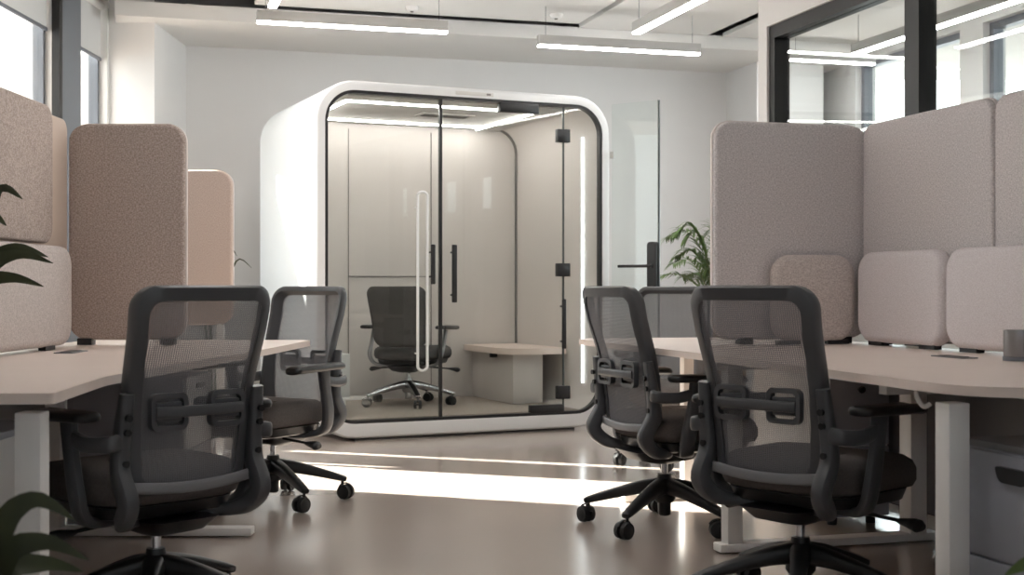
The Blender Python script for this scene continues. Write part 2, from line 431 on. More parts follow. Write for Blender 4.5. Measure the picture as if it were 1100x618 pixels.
for k in range(4): obj('collar', cyl(B(), (0, 0.9*k+0.6, 0), (0, 0.9*k+0.65, 0), 0.066), M['white_metal'], r)
r = thing('cable_tray', 'grey cable tray in the gap before the bulkhead', 'tray', RW(0.2, 9.60, 3.2), RY)
bm = B(); box(bm, 0, 5, 0, 0.1, 0, 0.006); box(bm, 0, 5, 0, 0.006, 0, 0.05); box(bm, 0, 5, 0.094, 0.1, 0, 0.05)
obj('tray', bm, M['steel'], r)
obj('cable', sweep(B(), [(0.1*k, 0.05+0.02*math.sin(k*1.3), 0.018) for k in range(50)], 0.02, 0.02, n=8, k=2, power=2), M['black'], r)
for (u, v, lab) in ((3.0, 9.25, 'small round detector on the ceiling left of the side-on pendant'), (1.9, 9.3, 'small round detector on the ceiling above the booth door')):
    r = thing('smoke_detector', lab, 'detector', RW(u, v, 3.05), RY)
    obj('housing', lathe(B(), [(0.02, -0.035), (0.038, -0.03), (0.05, -0.012), (0.05, 0.0)], n=24), M['white_metal'], r)
    obj('sensor', lathe(B(), [(0.012, -0.042), (0.014, -0.034)], n=16), M['seam'], r)

# ------------------------------------------------------------------ the pod
BY = math.radians(24.6)
pod = thing('phone_booth', 'white rounded meeting booth with a glazed front in the middle of the office', 'booth', (-1.234, 8.07, 0), BY)
BW, BD, BZ0, BZ1 = 2.11, 1.50, 0.014, 2.30
def outl(d, db=None, r=None, n=10):
    db = d if db is None else db
    return rrect(d, BW-d, BZ0+db, BZ1-d, r if r is not None else max(0.26-d, 0.03), n)
bm = B()
# front rim -> rolled outer edge -> back
inner0 = [(x, 0.0, z) for x, z in outl(0.062, 0.095, 0.20)]
inner1 = [(x, 0.06, z) for x, z in outl(0.062, 0.095, 0.20)]
front = [[(x, 0.025*(1-math.sin(math.radians(t))), z) for x, z in outl(0.025*(1-math.cos(math.radians(t))))] for t in (90, 60, 30, 0)]
back = [[(x, BD-0.04*(1-math.sin(math.radians(t))), z) for x, z in outl(0.04*(1-math.cos(math.radians(t))))] for t in (0, 30, 60, 90)]
loft(bm, [inner1, inner0] + front + back, cap0=False)
# inner tube of the shell
L0 = [(x, 0.06, z) for x, z in outl(0.062, 0.095, 0.20)]; L1 = [(x, BD-0.07, z) for x, z in outl(0.062, 0.095, 0.20)]
loft(bm, [L0, L1], cap0=False)
bmesh.ops.remove_doubles(bm, verts=bm.verts[:], dist=1e-5)
obj('shell', bm, M['pod'], pod, angle=30)
obj('gasket', frame_loop(B(), outl(0.062, 0.095, 0.20), outl(0.082, 0.115, 0.182), 0.004, 0.045), M['black'], pod)
obj('plinth', box(B(), 0.27, BW-0.27, 0.02, BD-0.05, 0.0, 0.035), M['black'], pod)
IZ0, IZ1 = 0.125, 2.232
def lining(d0, d1, e=0.066, eb=0.1, r=0.196): return [[(x, y, z) for x, z in outl(e, eb, r)] for y in (d0, d1)]
bm = B(); loft(bm, lining(0.06, BD-0.075), cap0=False)
lin = obj('lining', bm, M['pod_in'], pod)
bm = B()
for x in (0.657, 1.32): box(bm, x, x+0.004, BD-0.083, BD-0.074, IZ0+.1, IZ1-0.06)
box(bm, 0.657, 1.32, BD-0.083, BD-0.074, 1.06, 1.066)
obj('wall_seam', bm, M['seam'], pod)
bm = B(); frame_loop(bm, outl(0.067, 0.101, 0.195), outl(0.078, 0.112, 0.185), BD-0.10, BD-0.078)
obj('shadow_gap', bm, M['seam'], pod)
obj('ceiling_panel', box(B(), 0.22, BW-0.22, 0.07, BD-0.09, 2.212, 2.224, 0.003), M['pod_ceil'], pod)
obj('carpet', box(B(), 0.21, BW-0.21, 0.05, BD-0.09, 0.122, 0.132), M['pod_floor'], pod)
bm = B(); box(bm, 0.95, 1.35, 0.62, 0.78, 2.205, 2.213)
ac = obj('vent', bm, M['pod_ceil'], pod)
bm = B()
for k in range(3): box(bm, 0.98, 1.32, 0.645+k*0.042, 0.665+k*0.042, 2.200, 2.206)
obj('slot', bm, M['seam'], ac)
for (x0, x1, y0, y1) in ((0.28, 1.66, 0.267, 0.281), (0.296, 1.66, 1.20, 1.214), (0.282, 0.296, 0.267, 1.30), (1.66, 1.674, 0.267, 1.34)):
    obj('ceiling_led', box(B(), x0, x1, y0, y1, 2.200, 2.211), M['led_pod'], pod)
obj('wall_led', box(B(), BW-0.078, BW-0.064, 0.27, 0.285, 0.30, 2.05), M['led_white'], pod)
# glazing
GX0, GX1 = 0.082, BW-0.082; GZ0, GZ1 = BZ0+0.115, BZ1-0.082
MX = 0.850; DX = 1.755
def pane(name, cs, rad, y=0.02, t=0.010, parent=None, m='glass'):
    o = rpoly(cs, rad, 8)
    bm = B(); loft(bm, [[(x, y, z) for x, z in o], [(x, y+t, z) for x, z in o]])
    return obj(name, bm, M[m], parent or pod)
fp = pane('fixed_pane', [(GX0, GZ0), (MX-0.01, GZ0), (MX-0.01, GZ1), (GX0, GZ1)], [0.18, 0, 0, 0.18])
pane('fixed_pane', [(DX+0.004, GZ0), (GX1, GZ0), (GX1, GZ1), (DX+0.004, GZ1)], [0, 0.18, 0.18, 0])
obj('mullion', box(B(), MX-0.009, MX+0.009, 0.008, 0.042, GZ0, GZ1, 0.002), M['black'], pod)
dr = pane('glass_door', [(MX+0.012, GZ0+0.008), (DX-0.004, GZ0+0.008), (DX-0.004, GZ1-0.008), (MX+0.012, GZ1-0.008)], 0.0)
dr['label'] = 'closed glass door with black pull handle'
obj('glass_edge', box(B(), DX-0.005, DX+0.005, 0.019, 0.031, GZ0, GZ1), M['glass_edge'], pod)
for z in (0.26, 1.10, 2.02):
    obj('hinge', box(B(), DX-0.05, DX+0.045, 0.002, 0.05, z-0.045, z+0.045, 0.004), M['black'], dr)
obj('patch_fitting', box(B(), 1.27, 1.56, 0.0, 0.05, GZ1-0.06, GZ1+0.005, 0.004), M['black'], dr)
obj('patch_fitting', box(B(), 1.50, 1.745, 0.0, 0.05, GZ0-0.005, GZ0+0.05, 0.004), M['black'], dr)
def pull(x, z0, z1, y, w, m, parent, name='door_handle'):
    bm = B()
    box(bm, x-w/2, x+w/2, y-0.018, y, z0, z1, 0.006)
    for z in (z0+0.05, z1-0.05): cyl(bm, (x, y-0.002, z), (x, 0.022, z), 0.007, n=10)
    return obj(name, bm, M[m], parent)
pull(0.925, 0.88, 1.26, -0.03, 0.035, 'black', dr)
pull(0.775, 1.00, 1.26, -0.03, 0.03, 'black', fp)
pull(1.735, 0.56, 0.90, -0.02, 0.03, 'black', dr)
bm = B()
sweep(bm, [(x, -0.03, z) for x, z in rrect(0.672, 0.738, 0.44, 1.60, 0.03, 5, 8)], 0.018, 0.018, ref=(0, 1, 0), n=10, k=2, power=2, closed=True)
for z in (0.55, 1.5): cyl(bm, (0.672, -0.03, z), (0.672, 0.022, z), 0.005, n=10)
h = obj('loop_handle', bm, M['pod'], fp); h['label'] = 'tall white loop handle'
bm = B(); box(bm, 0.95, 1.22, -0.004, 0.002, 2.252, 2.276, 0.001)
nmp = obj('control_strip', bm, M['galv'], pod)
bm = B(); box(bm, 1.17, 1.20, -0.006, -0.003, 2.258, 2.270, 0.001); obj('indicator', bm, M['seam'], nmp)
# open leaf on the right hand side
a0 = Vector((BW-0.005, 0.02, 0)); ang = math.radians(-38)-BY
lf = empty('open_glass_leaf', (BW-0.003, -0.012, 0), ang); lf.parent = pod
lf['label'] = 'open clear glass leaf with black lock at its free edge'
obj('leaf_glass', box(B(), 0.012, 0.385, -0.005, 0.005, 0.06, 2.25), M['glass'], lf)
obj('edge_strip', box(B(), 0.385, 0.397, -0.007, 0.007, 0.06, 2.25, 0.002), M['glass_edge'], lf)
bm = B(); soft(bm, 0.31, 0.385, 0.97, 1.29, 0.025, -0.03, 0.03, 0.008, 5)
lever_b = B(); box(lever_b, 0.09, 0.36, -0.055, -0.04, 1.115, 1.135, 0.005); cyl(lever_b, (0.347, -0.05, 1.125), (0.347, -0.02, 1.125), 0.012, n=14)
obj('lock_case', bm, M['black'], lf); obj('lever_handle', lever_b, M['black'], lf)
for z in (0.3, 1.9): obj('hinge', box(B(), -0.002, 0.028, -0.009, 0.009, z-0.025, z+0.025, 0.003), M['galv'], lf)

def pod_pt(x, y, z=0.0):
    c, s = math.cos(BY), math.sin(BY)
    return Vector((-1.234 + x*c - y*s, 8.07 + x*s + y*c, z))
# bench inside
r = thing('bench', 'pale topped bench built along the booth\'s right inner wall', 'bench', pod_pt(0, 0, 0.133), BY)
bm = B(); slab(bm, rpoly([(1.57, 0.52), (2.035, 0.52), (2.035, 1.39), (1.57, 1.39)], [0.2, 0.01, 0.01, 0.03], 8), 0.36, 0.405)
bmesh.ops.bevel(bm, geom=[e for e in bm.edges if e.calc_face_angle(0) > 1], offset=0.006, segments=2, affect='EDGES')
obj('bench_top', bm, M['bench'], r)
obj('base_panel', box(B(), 1.65, 1.89, 0.62, 1.385, 0.0, 0.36, 0.004), M['pod_in'], r)
obj('bracket', box(B(), 1.60, 1.65, 0.9, 0.94, 0.325, 0.36, 0.004), M['black'], r)
r = thing('low_cabinet', 'small white cabinet on the booth floor behind the left pane', 'cabinet', pod_pt(0, 0, 0.133), BY)
obj('body', box(B(), 0.25, 0.545, 1.02, 1.38, 0.045, 0.37, 0.004), M['cab'], r)
obj('door', box(B(), 0.255, 0.54, 1.004, 1.02, 0.05, 0.365, 0.003), M['cab'], r)
obj('plinth', box(B(), 0.29, 0.52, 1.04, 1.37, 0.0, 0.045), M['cab'], r)

# ------------------------------------------------------------------ chairs
def by(x, z):
    t = max(0.0, (z-0.43)/0.555)
    return -0.180 - 0.115*t**1.1 + 0.018*math.sin(PI*min(1, max(0, t/0.75))) + 0.62*x*x
def task_chair(label, net, legm, seatm, solid=False, lumbar=True, framem='plastic', group=None):
    r = thing('office_chair', label, 'chair', (0, 0, 0), 0, group)
    fm = M[framem]
    # seat cushion
    loops = []
    ol = lambda d: rpoly([(-0.235+d*0.9, -0.150+d), (0.235-d*0.9, -0.150+d), (0.25-d, 0.350-d), (-0.25+d, 0.350-d)], [0.10, 0.10, 0.13, 0.13], 8, 4)
    prof = [(0.07, 0.362), (0.03, 0.364), (0.008, 0.374), (0.0, 0.395), (0.0, 0.432), (0.008, 0.452), (0.03, 0.467), (0.08, 0.472), (0.15, 0.469)]
    for d, z in prof:
        loops.append([(x, y, z - (0.035*max(0, (y-0.205)/0.145)**2) + 0.06*x*x*0.8) for x, y in ol(d)])
    bm = B(); loft(bm, loops); obj('seat', bm, seatm, r, angle=60)
    bm = B(); loft(bm, [[(x, y, z) for x, y in ol(d)] for d, z in ((0.07, 0.318), (0.03, 0.330), (0.02, 0.364))]); obj('seat_pan', bm, M['black'], r)
    # back
    if not solid:
        oc = [(-0.225, 0.985), (0.225, 0.985), (0.192, 0.402), (-0.192, 0.402)]; ic = [(-0.186, 0.942), (0.186, 0.942), (0.152, 0.432), (-0.152, 0.432)]
        O = lambda d: rpoly([(x-math.copysign(d, x), z+(d if z < .7 else -d)) for x, z in oc], [0.062, 0.062, 0.06, 0.06], 7, 8)
        I = lambda d: rpoly([(x+math.copysign(d, x), z-(d if z < .7 else -d)) for x, z in ic], [0.04, 0.04, 0.04, 0.04], 7, 8)
        def lay(o, dy): return [(x, by(x, z)+dy, z) for x, z in o]
        Ls = [lay(O(0.007), -0.012), lay(O(0), -0.004), lay(O(0), 0.026), lay(O(0.006), 0.036), lay(I(0.020), 0.036), lay(I(0.010), 0.012), lay(I(0.0), -0.012)]
        bm = B(); R = [[bm.verts.new(p) for p in q] for q in Ls]; n = len(R[0])
        for a in range(7):
            b = (a+1) % 7
            for k in range(n): bm.faces.new((R[a][k], R[a][(k+1) % n], R[b][(k+1) % n], R[b][k]))
        obj('back_frame', bm, fm, r, angle=50)
        bm = B(); nx, nz = 12, 20; g = []
        for j in range(nz+1):
            z = 0.425 + (0.955-0.425)*j/nz
            hw = 0.170 + (0.200-0.170)*(j/nz)
            g.append([bm.verts.new(((i/nx*2-1)*hw, by((i/nx*2-1)*hw, z)-0.006, z)) for i in range(nx+1)])
        for j in range(nz):
            for i in range(nx): bm.faces.new((g[j][i], g[j][i+1], g[j+1][i+1], g[j+1][i]))
        obj('back_mesh', bm, net, r)
        # lower rail, a bowed band
        bm = B(); sweep(bm, [(x, by(x, 0.425)-0.022, 0.432-0.014*math.cos(x*7)) for x in (-0.2, -0.14, -0.07, 0, 0.07, 0.14, 0.2)], 0.032, 0.016, ref=(0, 0, 1))
        obj('lower_rail', bm, M['plastic_mid'], r)
    else:
        bm = B()
        oc = [(-0.225, 0.95), (0.225, 0.95), (0.20, 0.47), (-0.20, 0.47)]
        O = lambda d: rpoly([(x-math.copysign(d, x), z+(d if z < .7 else -d)) for x, z in oc], [0.06, 0.06, 0.08, 0.08], 7, 6)
        def lay(o, dy): return [(x, by(x, z)+dy, z) for x, z in o]
        loft(bm, [lay(O(0.06), 0.034), lay(O(0.02), 0.032), lay(O(0.004), 0.022), lay(O(0), 0.0), lay(O(0.004), -0.014), lay(O(0.03), -0.02), lay(O(0.1), -0.02)])
        obj('backrest', bm, seatm, r, angle=60)
    if lumbar:
        zc = 0.635
        bm = B(); sweep(bm, [(x, by(x, zc)-0.040, zc) for x in (-0.14, -0.05, 0.05, 0.14)], 0.032, 0.016, ref=(0, 0, 1))
        lb = obj('lumbar_support', bm, fm, r)
        for s in (-1, 1):
            cx = s*0.095
            o = rrect(cx-0.058, cx+0.058, zc-0.052, zc+0.052, 0.022, 5); i = rrect(cx-0.044, cx+0.044, zc-0.038, zc+0.038, 0.014, 5)
            bm = B(); yy = by(cx, zc)
            frame_loop(bm, o, i, yy-0.034, yy-0.012)
            for q in (-0.02, 0.0, 0.02): box(bm, cx-0.04, cx+0.04, yy-0.030, yy-0.014, zc+q-0.006, zc+q+0.006, 0.002)
            obj('lumbar_pad', bm, fm, lb)
    for s in (-1, 1):
        if not solid:
            bm = B()
            sweep(bm, [(s*0.212, by(0.21, .70)-0.012, 0.69), (s*0.216, by(0.21, .58)-0.020, 0.58), (s*0.218, by(0.21, .48)-0.022, 0.48), (s*0.216, -0.215, 0.395), (s*0.200, -0.165, 0.338), (s*0.150, -0.09, 0.318), (s*0.07, -0.03, 0.312)],
                  [0.040, 0.044, 0.048, 0.050, 0.050, 0.055, 0.05], [0.03, 0.046, 0.056, 0.062, 0.052, 0.036, 0.03], ref=(1, 0, 0))
            u = obj('back_upright', bm, fm, r)
            for z in (0.50, 0.585, 0.625):
                y = by(0.21, z)-0.022
                obj('screw', cyl(B(), (s*0.216, y-0.030, z), (s*0.216, y-0.020, z), 0.010, n=12), M['black'], u)
        # arm
        bm = B()
        if solid:
            sweep(bm, [(s*0.12, -0.05, 0.315), (s*0.23, -0.06, 0.33), (s*0.272, -0.07, 0.40), (s*0.275, -0.02, 0.50), (s*0.275, 0.02, 0.60)], [0.04, 0.035, 0.03, 0.03, 0.03], [0.025, 0.025, 0.03, 0.03, 0.03], ref=(0, 1, 0))
        else:
            sweep(bm, [(s*0.10, 0.0, 0.315), (s*0.20, -0.02, 0.318), (s*0.262, -0.055, 0.345), (s*0.282, -0.055, 0.42), (s*0.285, -0.035, 0.52), (s*0.285, -0.02, 0.615)],
                  [0.05, 0.055, 0.062, 0.062, 0.056, 0.066], [0.025, 0.028, 0.034, 0.034, 0.032, 0.034], ref=(0, 1, 0))
            sweep(bm, [(s*0.218, by(0.21, .56)-0.025, 0.562), (s*0.262, -0.19, 0.556), (s*0.282, -0.11, 0.552), (s*0.285, -0.035, 0.566)], [0.048, 0.046, 0.044, 0.042], [0.026, 0.026, 0.026, 0.026], ref=(0, 0, 1))
        arm = obj('armrest', bm, M['steel'] if solid else fm, r)
        bm = B()
        o = rpoly([(s*0.285-0.042, -0.145), (s*0.285+0.042, -0.145), (s*0.285+0.046, 0.20), (s*0.285-0.046, 0.20)], 0.035, 6)
        def ins(d, z): return [(s*0.285+(x-s*0.285)*(1-d/0.045), 0.028+(y-0.028)*(1-d/0.16), z-0.03*max(0, (y-0.09)/0.10)**2*0.35) for x, y in o]
        loft(bm, [ins(0.012, 0.612), ins(0.002, 0.616), ins(0, 0.626), ins(0.003, 0.636), ins(0.012, 0.641)])
        obj('arm_pad', bm, M['black'], arm, angle=60)
        # lever below the seat
        bm = B(); lx = 0.34 if s > 0 else 0.30; ly = 0.10 if s > 0 else 0.04
        cyl(bm, (s*0.10, ly, 0.300), (s*(lx-0.05), ly, 0.288), 0.006, n=10)
        sweep(bm, [(s*(lx-0.07), ly, 0.288), (s*(lx-0.02), ly, 0.284), (s*lx, ly, 0.28), (s*(lx+0.015), ly, 0.278)], [0.014, 0.052, 0.058, 0.03], [0.012, 0.034, 0.038, 0.018], ref=(0, 1, 0), power=2.2)
        obj('lever', bm, M['black'], r)
    bm = B(); loft(bm, [[(x, y-0.02, z) for x, y in rpoly([(-w, -d), (w, -d), (w, d), (-w, d)], 0.03, 4)] for w, d, z in ((0.05, 0.05, 0.262), (0.085, 0.12, 0.280), (0.11, 0.16, 0.318))])
    obj('tilt_mechanism', bm, M['black'], r)
    obj('gas_lift', cyl(B(), (0, 0, 0.20), (0, 0, 0.275), 0.0145), M['chrome'], r)
    obj('lift_sleeve', lathe(B(), [(0.020, 0.045), (0.026, 0.05), (0.028, 0.12), (0.030, 0.20), (0.027, 0.215)], n=24), legm, r)
    obj('hub', lathe(B(), [(0.036, 0.10), (0.046, 0.115), (0.046, 0.160), (0.036, 0.19)], n=24), legm, r)
    for k in range(5):
        a = 2*PI*k/5 + 0.25
        d = Vector((math.cos(a), math.sin(a), 0)); n_ = Vector((-d.y, d.x, 0))
        bm = B(); P = [d*0.02+Vector((0, 0, 0.165)), d*0.10+Vector((0, 0, 0.155)), d*0.22+Vector((0, 0, 0.124)), d*0.315+Vector((0, 0, 0.096)), d*0.335+Vector((0, 0, 0.090))]
        sweep(bm, P, [0.07, 0.056, 0.046, 0.038, 0.030], [0.07, 0.055, 0.040, 0.028, 0.020], ref=n_)
        cyl(bm, d*0.318+Vector((0, 0, 0.085)), d*0.318+Vector((0, 0, 0.05)), 0.007, n=10)
        lg = obj('leg', bm, legm, r)
        # caster: two discs and a hood
        a2 = a + 0.9 + k*0.5; f = Vector((math.cos(a2), math.sin(a2), 0)); w = Vector((-f.y, f.x, 0)); c = d*0.318 + f*-0.018 + Vector((0, 0, 0.034))
        bm = B()
        for s in (-1, 1):
            cyl(bm, c+w*(s*0.008), c+w*(s*0.026), 0.034, 0.032, n=20); cyl(bm, c+w*(s*0.026), c+w*(s*0.029), 0.024, 0.014, n=16)
        sweep(bm, [c+f*math.cos(t)*0.040+Vector((0, 0, math.sin(t)*0.040)) for t in (0.35, 0.9, 1.5, 2.1, 2.6)], 0.014, 0.006, ref=w, n=8)
        cyl(bm, c-w*0.02, c+w*0.02, 0.006, n=8)
        obj('caster', bm, M['rubber'], lg)
    return r
cg = 'mesh office chairs at the desks'
ch = task_chair('mesh office chair nearest on the left, its back to the viewer, at the left desk', M['net'], M['black'], M['seat'], group=cg)
spots = [
    ((-1.045, 3.77), 47, None),
    ((0.885, 3.94), -47, 'mesh office chair nearest on the right, its back to the viewer, at the right desk'),
    ((-1.09, 5.86), 147, 'farther mesh chair turned in to the far end of the left desk'),
    ((0.625, 5.27), -66, 'farther mesh chair turned sideways at the far end of the right desk'),
    ((0.90, 7.10), 172, 'mesh chair behind the far end of the right desk, only its backrest clear'),
]
for k, ((x, y), yaw, lab) in enumerate(spots):
    o = ch if k == 0 else copy_tree(ch)
    if lab: o['label'] = lab
    o.location = (x, y, 0); o.rotation_euler = (0, 0, math.radians(yaw))
pc = task_chair('grey padded swivel chair with a polished base inside the booth', None, M['chrome'], M['seat_pod'], solid=True, lumbar=False, framem='plastic')
pc.location = pod_pt(0.94, 0.88, 0.133); pc.rotation_euler = (0, 0, math.radians(-16)); pc.scale = (1, 1, 0.9)

# ------------------------------------------------------------------ desks
def top(name, outline, root, z0=0.715, z1=0.74, m='desk'):
    bm = B(); slab(bm, outline, z0, z1)
    bmesh.ops.bevel(bm, geom=[e for e in bm.edges if e.calc_face_angle(0) > 1.2], offset=0.003, segments=2, affect='EDGES')
    return obj(name, bm, M[m], root)
def leg(root, x, y, s=0.055, foot=None):
    l = obj('leg', box(B(), x-s/2, x+s/2, y-s/2, y+s/2, 0.03 if foot else 0.0, 0.69, 0.003), M['white_metal'], root)
    if foot: obj('foot', box(B(), foot[0], foot[1], y-0.035, y+0.035, 0.006, 0.036, 0.004), M['white_metal'], l)
    return l
r = thing('desk', 'long pale desk on the left with angled near corner', 'desk')
top('desk_top', rpoly([(-1.93, 2.90), (-1.035, 2.90), (-1.092, 3.45), (-0.955, 5.0), (-0.91, 5.80), (-0.96, 5.86), (-1.93, 5.86)], [0.02, 0.012, 0.5, 0.5, 0.03, 0.03, 0.02], 5), r)
leg(r, -1.115, 2.985, 0.06); leg(r, -1.80, 5.06, 0.06, (-1.9, -1.02)); leg(r, -1.60, 5.74, 0.05); leg(r, -1.80, 2.985, 0.06)
bm = B(); box(bm, -1.9, -1.3, 3.4, 3.44, 0.675, 0.715); box(bm, -1.9, -1.3, 5.6, 5.64, 0.675, 0.715); box(bm, -1.84, -1.80, 2.98, 5.8, 0.675, 0.715); box(bm, -1.4, -1.36, 2.98, 5.8, 0.675, 0.715)
obj('under_frame', bm, M['white_metal'], r)
obj('modesty_panel', box(B(), -1.93, -1.91, 2.95, 5.84, 0.08, 0.70), M['panel_dark'], r)
r = thing('desk', 'long pale desk on the right with rounded near end', 'desk', (0, 0, 0), RY)
top('desk_top', rpoly([(1.90, 2.60), (3.02, 2.50), (3.02, 5.62), (2.02, 5.72), (1.93, 5.62), (1.945, 4.2), (1.90, 2.9)], [0.22, 0.02, 0.02, 0.03, 0.05, 0.4, 0.4], 8), r)
def leg2(root, u, v, s, foot):
    return leg(root, u, v, s, foot)
leg(r, 1.955, 2.80, 0.06); leg2(r, 2.09, 4.34, 0.06, (2.03, 2.95)); obj('leg', box(B(), 2.82, 2.89, 4.30, 4.38, 0.03, 0.69, 0.003), M['white_metal'], r)
leg(r, 2.42, 5.5, 0.05, (2.1, 2.9)); leg(r, 2.9, 2.64, 0.06)
bm = B(); box(bm, 2.02, 2.98, 3.2, 3.24, 0.675, 0.715); box(bm, 2.02, 2.98, 4.32, 4.36, 0.675, 0.715); box(bm, 2.30, 2.34, 2.6, 5.5, 0.675, 0.715); box(bm, 2.85, 2.89, 2.6, 5.5, 0.675, 0.715)
obj('under_frame', bm, M['white_metal'], r)
obj('modesty_panel', box(B(), 3.00, 3.02, 2.5, 5.6, 0.08, 0.70), M['panel_dark'], r)
bm = B(); sweep(bm, [(1.93, 2.92, 0.712), (1.925, 2.905, 0.69), (1.93, 2.885, 0.672), (1.945, 2.88, 0.68)], 0.012, 0.012, n=8, power=2)
obj('cable', bm, M['white_metal'], r)

# pedestals
def pedestal(label, loc, rotz, w, d, h, face, m='cab', nd=3, knob=False, topm=None, bodym=None):
    """face: which local side carries the drawers: '-y' or '+x' or '-x'"""
    r = thing('drawer_pedestal', label, 'cabinet', loc, rotz, 'drawer pedestals under the desks')
    z0 = 0.035
    obj('body', box(B(), -w/2, w/2, -d/2, d/2, z0, h, 0.004), M[bodym or m], r)
    if topm: obj('top_board', box(B(), -w/2-0.004, w/2+0.004, -d/2-0.018, d/2+0.004, h, h+0.018, 0.003), M[topm], r)
    hs = [(h-z0)/nd]*nd
    z = z0
    for k in range(nd):
        a, b = z+0.004, z+hs[k]-0.004; z += hs[k]
        bm = B()
        if face == '-y': box(bm, -w/2+0.003, w/2-0.003, -d/2-0.016, -d/2, a, b, 0.003)
        elif face == '+x': box(bm, w/2, w/2+0.016, -d/2+0.003, d/2-0.003, a, b, 0.003)
        else: box(bm, -w/2-0.016, -w/2, -d/2+0.003, d/2-0.003, a, b, 0.003)
        dw = obj('drawer', bm, M[m], r)
        bm = B()
        if face == '-y':
            if knob: lathe(bm, [(0.010, 0.0), (0.012, -0.012), (0.016, -0.018), (0.012, -0.026)], (0.0, -d/2-0.016, b-0.055), 16, 'Y')
            else: box(bm, -0.05, 0.05, -d/2-0.024, -d/2-0.014, b-0.05, b-0.035, 0.003)
        elif face == '+x': box(bm, w/2+0.014, w/2+0.026, -0.06, 0.06, b-0.05, b-0.03, 0.004)
        else:
            o = rpoly([(-0.065, b-0.03), (0.065, b-0.03), (0.05, b-0.068), (-0.05, b-0.068)], [0.006, 0.006, 0.025, 0.025], 5)
            loft(bm, [[(-w/2-0.014, y, zz) for y, zz in o], [(-w/2-0.028, y, zz) for y, zz in o]])
        obj('handle', bm, M['black'], dw)
    for sx in (-1, 1):
        for sy in (-1, 1): obj('foot', cyl(B(), (sx*(w/2-0.05), sy*(d/2-0.05), 0), (sx*(w/2-0.05), sy*(d/2-0.05), 0.036), 0.02, n=14), M['rubber'], r)
    return r
pedestal('pale pedestal at the left edge beside the near desk leg', (-1.49, 3.26, 0), 0, 0.44, 0.50, 0.60, '-y', 'cab', 3, True, 'cab_grey')
pedestal('white pedestal under the left desk beyond the near chair', (-1.54, 5.32, 0), 0, 0.46, 0.42, 0.62, '+x', 'cab', 2, bodym='cab_grey')  # grey body carries the under-desk shade in its colour; drawers stay white
pedestal('white pedestal under the right desk beyond the near chair', RW(2.825, 5.02), RY, 0.28, 0.66, 0.62, '-y', 'cab_grey', 2, True, bodym='cab')  # shade of the front face put into the grey drawer colour
pedestal('grey drawer unit at the right edge with a black cup handle', RW(2.255, 2.64), RY, 0.44, 0.44, 0.575, '-x', 'cab_grey', 2, False, 'panel_dark')

# ------------------------------------------------------------------ screens and pads
def screen(label, loc, rotz, w, z1, m, group, t=0.05, r_=0.07, foot=(0.12,), z0=0.765, edge='edge', base=0.7415):
    r = thing('desk_screen', label, 'screen', loc, rotz, group)
    bm = B(); soft(bm, 0, w, z0, z1, r_, 0, t, 0.014); obj('felt_panel', bm, M[m], r)
    o = rrect(-0.004, w+0.004, z0-0.004, z1+0.004, r_+0.004); i = rrect(0.004, w-0.004, z0+0.004, z1-0.004, r_-0.004)
    bm = B(); frame_loop(bm, o, i, t*0.5, t-0.008); obj('edge_trim', bm, M[edge], r)
    for q in foot:
        bm = B(); box(bm, q*w-0.03, q*w+0.03, 0.0, t, base, z0+0.004, 0.002); obj('clamp', bm, M['black'], r)
    return r
sg = 'tall felt desk screens'
screen('tall taupe felt screen facing the viewer at the back of the left desk', (-1.832, 5.30, 0), 0, 0.479, 1.655, 'fab_taupe', sg, 0.055, 0.075, (0.14, 0.85))
fs = screen('sand coloured floor screen half hidden beyond the tall taupe screen', (-2.02, 7.38, 0), 0, 0.41, 1.655, 'fab_sand', sg, 0.05, 0.09, ())
for q in (0.07, 0.34):
    lg = obj('leg', box(B(), q-0.02, q+0.02, 0.005, 0.045, 0.0, 0.768, 0.003), M['white_metal'], fs)
    obj('foot', box(B(), q-0.022, q+0.022, -0.16, 0.21, 0.0, 0.02, 0.004), M['white_metal'], lg)
# left long screen: cream board with a taupe pad
r = thing('desk_screen', 'cream backed side screen with taupe felt pad at the left edge', 'screen', (-1.855, 0, 0), 0, sg)
bm = B(); soft(bm, 3.6, 5.298, 0.765, 1.668, 0.05, 0, 0.022, 0.006)
for v in bm.verts: v.co = Vector((v.co.y, v.co.x, v.co.z))
obj('backing_board', bm, M['fab_cream'], r)
bm = B(); soft(bm, 3.75, 5.035, 1.15, 1.688, 0.07, 0.023, 0.058, 0.012)
for v in bm.verts: v.co = Vector((v.co.y, v.co.x, v.co.z))
obj('felt_pad', bm, M['fab_taupe'], r)
for y in (3.8, 5.05): obj('clamp', box(B(), 0.0, 0.022, y-0.03, y+0.03, 0.7415, 0.768), M['black'], r)
# right screens
screen('tall lilac grey screen facing the viewer at the back of the right desk', RW(2.275, 4.88), RY, 0.715, 1.672, 'fab_grey', sg, 0.05, 0.075, (0.2, 0.85))
def side_screen(label, v0, v1, z1=1.672):
    o = RW(2.955, v1); return screen(label, o, RY-PI/2, v1-v0, z1, 'fab_grey', sg, 0.045, 0.06, (0.15, 0.85), edge='fab_grey')
side_screen('lilac grey side screen between the corner and the first seam', 3.995, 4.870)
side_screen('lilac grey side screen at the right edge of the picture', 3.09, 3.985)

